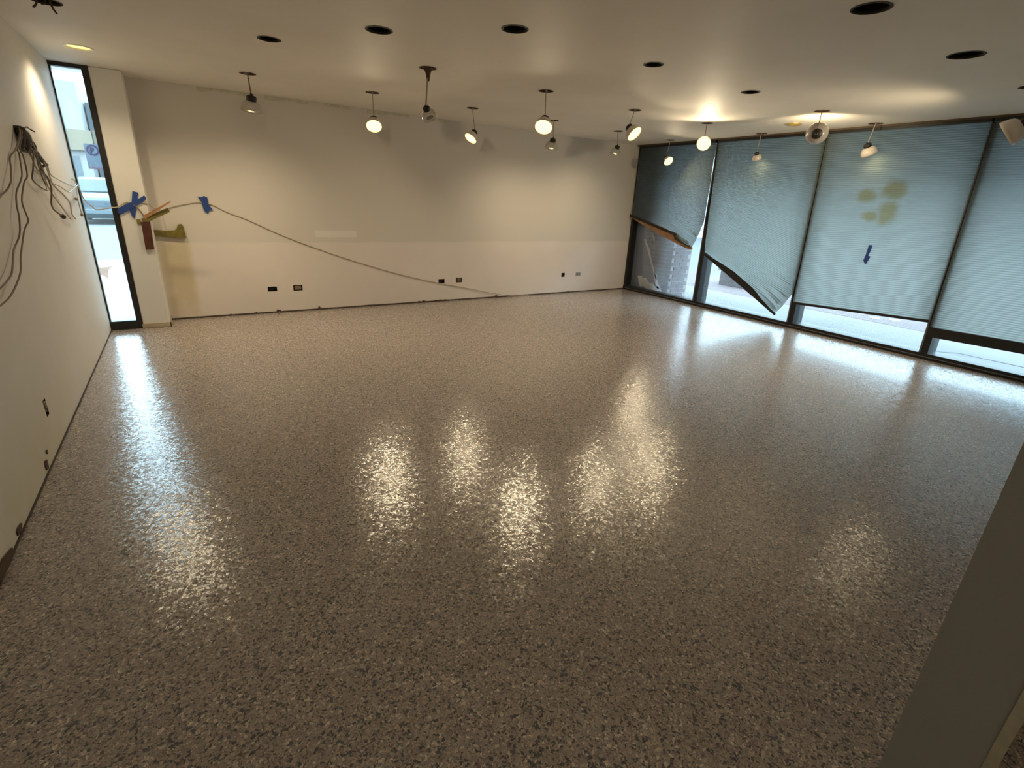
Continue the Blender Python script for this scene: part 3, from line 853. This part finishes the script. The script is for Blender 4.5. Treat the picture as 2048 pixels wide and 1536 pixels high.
# ------------------------------------------------------------------ cables
CB = {
 'A': [(4.974, 1.905), (4.764, 1.775), (4.618, 1.711), (4.519, 1.648), (4.354, 1.57), (4.266, 1.52), (4.153, 1.489), (3.98, 1.465)],
 'B': [(4.973, 1.896), (4.804, 1.777), (4.825, 1.737), (4.664, 1.625), (4.592, 1.579), (4.487, 1.505), (4.376, 1.433), (4.266, 1.361), (4.216, 1.268), (4.065, 1.196), (3.89, 1.128), (3.734, 1.087), (3.461, 1.041)],
 'C': [(5.005, 1.898), (4.866, 1.78), (4.823, 1.719), (4.73, 1.608), (4.676, 1.562), (4.516, 1.451), (4.446, 1.369), (4.432, 1.334), (4.363, 1.281), (4.106, 1.155), (3.909, 1.081), (3.637, 1.0), (3.395, 0.979)],
 'D': [(5.0, 1.90), (5.035, 1.803), (5.054, 1.766), (4.966, 1.658), (4.942, 1.586), (5.039, 1.538), (5.174, 1.512), (5.289, 1.542), (5.287, 1.599), (5.156, 1.668), (5.122, 1.75), (5.079, 1.786)],
 'E1': [(4.995, 1.906), (5.012, 1.853), (5.147, 1.843), (5.283, 1.807), (5.447, 1.743), (5.562, 1.699), (5.457, 1.67), (5.448, 1.633)],
 'E2': [(4.995, 1.906), (5.157, 1.886), (5.237, 1.843), (5.379, 1.807), (5.501, 1.724), (5.598, 1.695)],
 'E3': [(4.984, 1.906), (4.956, 1.831), (4.967, 1.781), (5.077, 1.767), (5.245, 1.795), (5.219, 1.847), (5.116, 1.888)],
 'E4': [(4.984, 1.906), (4.98, 1.809), (5.13, 1.774), (5.26, 1.751), (5.386, 1.715), (5.33, 1.749)],
 'F': [(5.0, 1.89), (5.149, 1.79), (5.195, 1.773), (5.188, 1.694), (5.316, 1.641), (5.4, 1.627), (5.385, 1.595), (5.353, 1.51), (5.333, 1.414), (5.404, 1.363), (5.532, 1.315)],
 'G': [(5.01, 1.89), (5.25, 1.78), (5.234, 1.655), (5.427, 1.627), (5.605, 1.53), (5.729, 1.443), (5.862, 1.351), (6.165, 1.255)],
 'H': [(5.02, 1.89), (5.334, 1.809), (5.5, 1.703), (5.654, 1.653), (5.78, 1.547), (5.999, 1.468), (6.212, 1.388), (6.307, 1.294), (6.436, 1.241)],
 'I': [(5.03, 1.89), (5.473, 1.723), (5.598, 1.695), (5.736, 1.626), (6.052, 1.577), (6.441, 1.539), (6.788, 1.545), (6.842, 1.594)],
 'J': [(5.0, 1.908), (5.12, 1.928), (5.26, 1.930), (5.342, 1.925), (5.347, 1.912)],
 'K': [(5.01, 1.895), (5.20, 1.80), (5.419, 1.601), (5.795, 1.535), (6.068, 1.491), (6.373, 1.494), (6.89, 1.545)]}
SPEC = {'A': (.005, 'cable_brown'), 'B': (.0045, 'cable_brown'), 'C': (.0045, 'cable_brown'), 'D': (.005, 'cable_brown'), 'E1': (.008, 'cable_dark'),
        'E2': (.010, 'cable_dark'), 'E3': (.012, 'cable_dark'), 'E4': (.009, 'cable_dark'), 'F': (.006, 'cable_brown'), 'G': (.005, 'cable_tan'),
        'H': (.0055, 'cable_tan'), 'I': (.0045, 'cable_pale'), 'J': (.005, 'cable_dark'), 'K': (.0045, 'cable_pale')}
t = thing('cable_bundle', (XL, 4.985, 1.905), 'tangle of dark and brown cables hanging out of a hole in the left wall', 'cables')
i = 0
for k, pts in CB.items():
    rr, mt = SPEC[k]; i += 1
    d0 = .012 + (i % 5) * .008
    p3 = [(XL - .05, pts[0][0] + (4.985 - pts[0][0]) * .7, 1.905 - .004 * (i % 4))]
    for q, (yy, zz) in enumerate(pts):
        p3.append((XL + d0 + .012 * math.sin(q * 1.7 + i), yy, zz))
    c = MB().tube(smooth_path(p3, 6), rr, 7).build('cable', mt, t, True)
    if k == 'F':
        e = Vector(p3[-1]); dr = (e - Vector(p3[-2])).normalized()
        MB().tube([e - dr * .01, e, e + dr * .03, e + dr * .045], [.008, .016, .017, .010], 8).build('plug', 'black_metal', c, True)
# loose binding at the top of the tangle
MB().tube(smooth_path([(XL + .02, 4.975, 1.90), (XL + .035, 5.0, 1.86), (XL + .04, 5.03, 1.80), (XL + .02, 5.06, 1.76)]), [.02 + .012 * math.sin(k * .35) for k in range(16)], 9).build('wrapped_bundle', 'cable_dark', t, True)
# hook on the left wall beside the window and two short leads
t = thing('wall_hook', (XL, 6.87, 1.545), 'small hook with two short loose leads on the left wall next to the window', 'hook')
MB().tube(smooth_path([(XL, 6.86, 1.60), (XL + .02, 6.86, 1.585), (XL + .025, 6.88, 1.555), (XL + .02, 6.90, 1.54)]), .007, 6).build('hook', 'outlet_grey', t, True)
for pts in ([(6.902, 1.545), (6.82, 1.48), (6.75, 1.44), (6.694, 1.416)], [(6.902, 1.545), (6.79, 1.44), (6.775, 1.38), (6.79, 1.30), (6.801, 1.265)]):
    c = MB().tube(smooth_path([(XL + .02, a_, b_) for a_, b_ in pts]), .0055, 6).build('lead', 'cable_pale', t, True)
    e = (XL + .02,) + pts[-1]
    MB().tube([(e[0], e[1], e[2] + .012), (e[0], e[1], e[2] - .016)], .012, 8).build('lead_end', 'outlet_tan', c, True)

lc = [(XL + .028, 6.90, 1.548), (XL + .030, 6.97, 1.50), (-.835, 7.025, 1.40), (-.789, 7.03, 1.341), (-.751, 7.03, 1.306), (-.673, 7.03, 1.32), (-.62, 7.035, 1.332), (-.573, 7.045, 1.338), (-.489, 7.052, 1.390),
      (-.437, 7.055, 1.376), (-.36, 7.055, 1.390), (-.30, 7.06, 1.378), (-.27, 7.10, 1.345), (-.235, 7.25, 1.31), (-.20, 7.38, 1.30), (-.123, 7.408, 1.328), (.007, 7.410, 1.366), (.19, 7.412, 1.400), (.255, 7.412, 1.385),
      (.333, 7.412, 1.376), (.488, 7.412, 1.294), (.70, 7.412, 1.209), (1.044, 7.412, 1.04), (1.449, 7.412, .871), (1.951, 7.412, .687), (2.511, 7.412, .506), (2.921, 7.412, .393),
      (3.351, 7.412, .290), (3.811, 7.410, .194), (4.302, 7.405, .084), (4.70, 7.395, .020), (5.05, 7.39, .008)]
t = tag(MB().tube(smooth_path(lc, 6), .0052, 8).build('cable', 'cable_tan', None, True), 'long thin cable sagging along the back wall from the blue tape to the floor', 'cable')
t = tag(MB().tube(smooth_path([(-.437, 7.052, 1.372), (-.40, 7.050, 1.334), (-.372, 7.046, 1.285), (-.355, 7.044, 1.235)], 6), .007, 8).build('cable', 'cable_brown', None, True),
        'short brown cable running from under the blue tape cross down to the wood block', 'cable')

# ------------------------------------------------------------------ tape, wood scraps
t = thing('tape_cross', (-.438, 7.06, 1.372), 'large blue tape cross holding the cable on the column beside the narrow window', 'tape', 'blue tape on the walls')
def strip(t, outline, y, mat='blue_tape', name='tape_strip'):
    MB().prism([(x, y, z) for x, z in outline], (0, .0025, 0)).build(name, mat, t)
strip(t, [(-.415, 1.505), (-.366, 1.492), (-.392, 1.40), (-.445, 1.222), (-.462, 1.235), (-.475, 1.30), (-.445, 1.38)], 7.050)
strip(t, [(-.318, 1.466), (-.306, 1.440), (-.316, 1.415), (-.42, 1.345), (-.560, 1.258), (-.585, 1.285), (-.575, 1.325), (-.46, 1.385), (-.37, 1.43)], 7.046)
t = thing('tape_bow', (.255, YB, 1.385), 'blue tape knot shaped like a bow, alone on the back wall', 'tape', 'blue tape on the walls')
strip(t, [(.190, 1.470), (.225, 1.462), (.258, 1.478), (.290, 1.462), (.292, 1.40), (.268, 1.36), (.225, 1.40)], YB - .014)
strip(t, [(.222, 1.41), (.285, 1.41), (.300, 1.365), (.332, 1.315), (.290, 1.312), (.275, 1.275), (.248, 1.290), (.232, 1.33)], YB - .018)

t = thing('wood_block', (-.355, 7.064, 1.05), 'dark red brown wood block fixed upright on the corner of the column', 'wood piece')
MB().prism([(-.394, 7.030, 1.19), (-.311, 7.030, 1.20), (-.322, 7.030, .898), (-.402, 7.030, .890)], (0, .034, 0)).build('block', 'mahogany', t, bevel=.004)
MB().box((-.432, 7.052, 1.165), (-.398, 7.064, 1.215)).build('olive_remnant', 'olive_paint', t)
t = thing('wood_splinter', (-.30, 7.03, 1.245), 'splintered orange wood slat sticking out of the column above the wood block', 'wood piece')
a0 = Vector((-.36, 7.040, 1.235)); a1 = Vector((-.085, 6.90, 1.415))
def slat(p, q, w0, w1, th, mat, nme):
    up = Vector((0, 0, 1)); dr = (q - p).normalized(); side = (up - dr * up.dot(dr)).normalized()
    MB().prism([p - side * w0, q - side * w1, q + side * w1, p + side * w0], (0, th, 0)).build(nme, mat, t)
slat(a0, a1, .020, .006, .012, 'raw_wood', 'splinter')
slat(Vector((-.375, 7.046, 1.195)), Vector((-.115, 6.96, 1.325)), .028, .022, .014, 'olive_paint', 'lower_slat')
t = tag(MB().prism([(x, 7.375, z) for x, z in [(-.303, 1.082), (-.198, 1.072), (-.10, 1.078), (-.075, 1.098), (-.060, 1.142), (-.030, 1.152), (-.012, 1.140), (.004, .992), (-.04, .985), (-.136, .998), (-.290, 1.008)]], (0, .047, 0)).build('olive_bracket', 'olive_paint', None, bevel=.004),
        'olive yellow bracket with a raised right end on the back wall beside the column', 'bracket')

# ------------------------------------------------------------------ outdoors
struct(MB().box((-60, -30, -.42), (70, 90, -.27)).build('street', 'asphalt'))
sw = struct(MB().box((XR + .1, -14, -.30), (9.96, 15.0, -.12)).build('sidewalk', 'concrete_pale'))
MB().box((8.83, -14, -.121), (8.86, 2.3, -.117)).build('pavement_joint', 'joint_grey', sw)
MB().prism([(8.83, 2.3, -.1195), (8.86, 2.3, -.1195), (8.30, 2.75, -.1195), (8.28, 2.73, -.1195)], (0, 0, .002)).build('pavement_joint', 'joint_grey', sw)
for y in (9.2, 11.0, 12.8): MB().box((XR + .1, y, -.121), (9.96, y + .02, -.118)).build('pavement_joint', 'joint_grey', sw)
sn = struct(MB().box((-30, YB + .18, -.30), (XR + .1, 14.9, -.12)).build('sidewalk', 'concrete_pale'))
for x in (-2.4, -.62, 1.1): MB().prism([(x, YB + .2, -.1195), (x + .02, YB + .2, -.1195), (x - .35, 14.9, -.1195), (x - .37, 14.9, -.1195)], (0, 0, .002)).build('pavement_joint', 'joint_grey', sn)
bp_ = struct(MB().box((9.99, -14, -.30), (12.4, 15.0, -.122)).build('brick_pavement', 'brick_paving'))
# wet white litter on the paving
for (x, y, lab_) in [(10.35, 4.0, 'left one of two white paper scraps on the brick paving outside'), (10.55, 3.75, 'right one of two white paper scraps on the brick paving outside')]:
    pts = [(x + .10 * math.cos(k) * random.uniform(.6, 1), y + .10 * math.sin(k) * random.uniform(.6, 1), -.121) for k in [j * math.pi / 4 for j in range(8)]]
    tag(MB().prism(pts, (0, 0, .012)).build('paper_scrap', 'white_residue'), lab_, 'litter', 'white scraps on the paving')

# brick pier outside the first pane, laid brick by brick
pier = thing('brick_pier', (8.05, 7.2, -.12), 'mauve brick pier standing outside behind the leftmost window pane', 'pier')
PX0, PX1, PY0, PY1 = 7.78, 8.34, 6.60, 8.10
MB().box((PX0 + .012, PY0 + .012, -.12), (PX1 - .012, PY1 - .012, 2.68)).build('mortar_core', 'mortar', pier)
BL, BH, MG = .203, .062, .011
bm_side = MB().box((-.010, -BL / 2, 0), (.012, BL / 2, BH)).mesh('brick', 'brick_mauve')
bm_half = MB().box((-.010, -BL / 4 + .003, 0), (.012, BL / 4 - .003, BH)).mesh('brick', 'brick_mauve')
bm_front = MB().box((-BL / 2, -.010, 0), (BL / 2, .012, BH)).mesh('brick', 'brick_mauve')
rows = 22
for rrow in range(rows):
    z = -.12 + rrow * (BH + MG) - pier.location.z
    y = PY0 + (0 if rrow % 2 else BL / 2)
    if rrow % 2 == 0:
        mesh_obj('brick', bm_half, pier, (PX0 - pier.location.x, PY0 + BL / 4 - pier.location.y, z))
    yy = PY0 + BL / 2 + (0 if rrow % 2 else BL / 2 + MG / 2)
    while yy + BL / 2 < PY1 - .45:
        mesh_obj('brick', bm_side, pier, (PX0 - pier.location.x + random.uniform(-.002, .002), yy - pier.location.y, z)); yy += BL + MG
    xx = PX0 + BL / 2 + (.02 if rrow % 2 else BL / 2 - .02)
    while xx + BL / 2 < PX1 + .01:
        mesh_obj('brick', bm_front, pier, (xx - pier.location.x, PY0 - pier.location.y + random.uniform(-.002, .002), z)); xx += BL + MG

pl = thing('planter', (11.1, 7.45, -.12), 'low pink block planter on the pavement outside the second window pane', 'planter')
MB().box((10.95, 6.95, -.12), (11.4, 7.75, .22)).build('base', 'planter_pink', pl, bevel=.01)
MB().box((10.90, 6.90, .22), (11.45, 7.80, .28)).build('coping', 'concrete_pale', pl, bevel=.01)

# parking sign seen through the narrow window
sg = thing('parking_sign', (-1.02, 12.0, -.12), 'blue and white parking sign on a post outside the narrow window', 'sign')
MB().box((-1.262, 11.99, 1.775), (-.95, 12.0, 2.180)).build('panel', 'sign_blue', sg, bevel=.002)
MB().tube([(-1.0, 12.03, -.12), (-1.0, 12.03, 2.16)], .025, 8).build('post', 'outlet_grey', sg)
ring = MB(); nn = 28; cx, cz = -1.150, 2.080
for k in range(nn):
    a = 2 * math.pi * k / nn
    for rr in (.088, .064): ring.v += [(cx + rr * math.cos(a), 11.986, cz + rr * math.sin(a))]
for k in range(nn):
    a = 2 * k; b2 = (2 * k + 2) % (2 * nn); ring.f.append((a, b2, b2 + 1, a + 1))
ring.build('ring', 'sign_mauve', sg)
MB().box((cx - .036, 11.985, cz - .048), (cx - .016, 11.988, cz + .048)).build('letter_stem', 'sign_mauve', sg)
pb = MB()
for k in range(9):
    a = -math.pi / 2 + math.pi * k / 8
    for rr in (.032, .014): pb.v.append((cx - .018 + rr * 1.3 * math.cos(a), 11.986, cz + .016 + rr * math.sin(a)))
for k in range(8): pb.f.append((2 * k, 2 * k + 2, 2 * k + 3, 2 * k + 1))
pb.build('letter_bowl', 'sign_mauve', sg)
MB().box((-1.255, 11.985, 1.78), (-.957, 11.989, 1.805)).build('red_band', 'sign_red', sg)

sc_ = tag(MB().prism([(-1.47, 11.78, .005), (-1.42, 11.78, .11), (-1.22, 11.74, .13), (-1.30, 11.76, .05), (-1.325, 11.78, -.118), (-1.37, 11.79, -.05)], (0, .02, .004)).build('cardboard_scrap', 'cardboard'),
          'torn brown cardboard scrap standing on the sidewalk outside the narrow window', 'litter')

# parked car
car = thing('car', (-3.1, 31.5, -.27), 'pale blue car facing the narrow window across the street', 'car')
prof_s = [(29.6, .05), (29.45, .35), (29.5, .80), (29.75, .95), (30.7, 1.10), (31.35, 1.66), (32.2, 1.75), (33.6, 1.72), (34.1, 1.1), (34.2, .35), (34.0, .05)]
body = MB(); secs = [(-.95, .93), (-.88, 1.0), (-.5, 1.015), (.5, 1.015), (.88, 1.0), (.95, .93)]
for dx, k in secs:
    for y, z in prof_s:
        taper = 1 - .16 * max(0, (z - 1.0) / .75)
        body.v.append((-3.1 + dx * taper, 31.8 + (y - 31.8) * k, z * (k if z > .5 else 1) - .05))
npf = len(prof_s)
for i in range(len(secs) - 1):
    for j in range(npf):
        j2 = (j + 1) % npf
        body.f.append((i * npf + j, i * npf + j2, (i + 1) * npf + j2, (i + 1) * npf + j))
body.f.append(tuple(range(npf))); body.f.append(tuple((len(secs) - 1) * npf + j for j in range(npf))[::-1])
body.build('body', 'car_blue', car, True)
MB().prism([(-3.86, 30.62, 1.09), (-2.34, 30.62, 1.09), (-2.46, 31.22, 1.58), (-3.74, 31.22, 1.58)], (0, -.02, .03)).build('windshield', 'car_glass', car)
for sx in (-1, 1):
    MB().box((-3.1 + sx * .72 - .17, 29.38, .62), (-3.1 + sx * .72 + .17, 29.50, .80)).build('headlight', 'car_lamp', car, bevel=.03)
    MB().box((-3.1 + sx * 1.0 - .09, 30.9, 1.05), (-3.1 + sx * 1.0 + .09, 31.0, 1.2)).build('side_mirror', 'car_blue', car, bevel=.02)
MB().box((-3.6, 29.36, .50), (-2.6, 29.46, .74)).build('grille', 'car_glass', car)
MB().box((-3.95, 29.30, .18), (-2.25, 29.45, .40)).build('bumper', 'car_blue', car, bevel=.04)
for sx in (-1, 1):
    for y in (30.3, 33.3):
        MB().tube([(-3.1 + sx * .96, y, .07), (-3.1 + sx * .74, y, .07)], .34, 18).build('wheel', 'tyre', car)

# buildings across the street to the north
bA = thing('building', (-14, 46, -.27), 'white flat building with a cream shopfront band across the street', 'building')
MB().box((-26, 45, -.27), (-4.5, 56, 7.3)).build('wall', 'white_building', bA)
MB().box((-26, 44.6, 3.35), (-4.2, 45, 4.55)).build('fascia', 'cream_fascia', bA)
for x in (-24, -20, -16, -12, -8.3): MB().box((x, 44.93, .3), (x + 3.2, 45.0, 3.0)).build('shop_window', 'far_glass', bA)
for x in (-23, -17, -11): MB().box((x, 44.95, 5.3), (x + 1.6, 45.0, 6.6)).build('window', 'far_glass', bA)
bB = thing('building', (6, 50, -.27), 'pale blue building with small windows behind the street, right of the white one', 'building')
MB().box((-4.4, 47, -.27), (26, 60, 6.4)).build('wall', 'blue_building', bB)
MB().box((-4.3, 46.6, 3.4), (26, 47, 4.7)).build('fascia', 'cream_fascia', bB)
for z in (5.0,):
    for x in (-4.1, -3.2, -1.5, 1, 4, 7): MB().box((x, 46.94, z), (x + .6, 47.0, z + 1.0)).build('window', 'far_glass', bB)
bC = thing('building', (34, 12, -.27), 'added pale building across the street outside the window wall', 'building')  # invented building, added to tone down the sky reflected in the floor
MB().box((30, -24, -.27), (40, 46, 7.6)).build('wall', 'pale_facade', bC)
for y in range(-20, 44, 8): MB().box((29.93, y, .6), (30.0, y + 3.0, 2.6)).build('window', 'far_glass', bC)
MB().box((29.6, -24, 3.0), (30.0, 46, 3.7)).build('fascia', 'cream_fascia', bC)
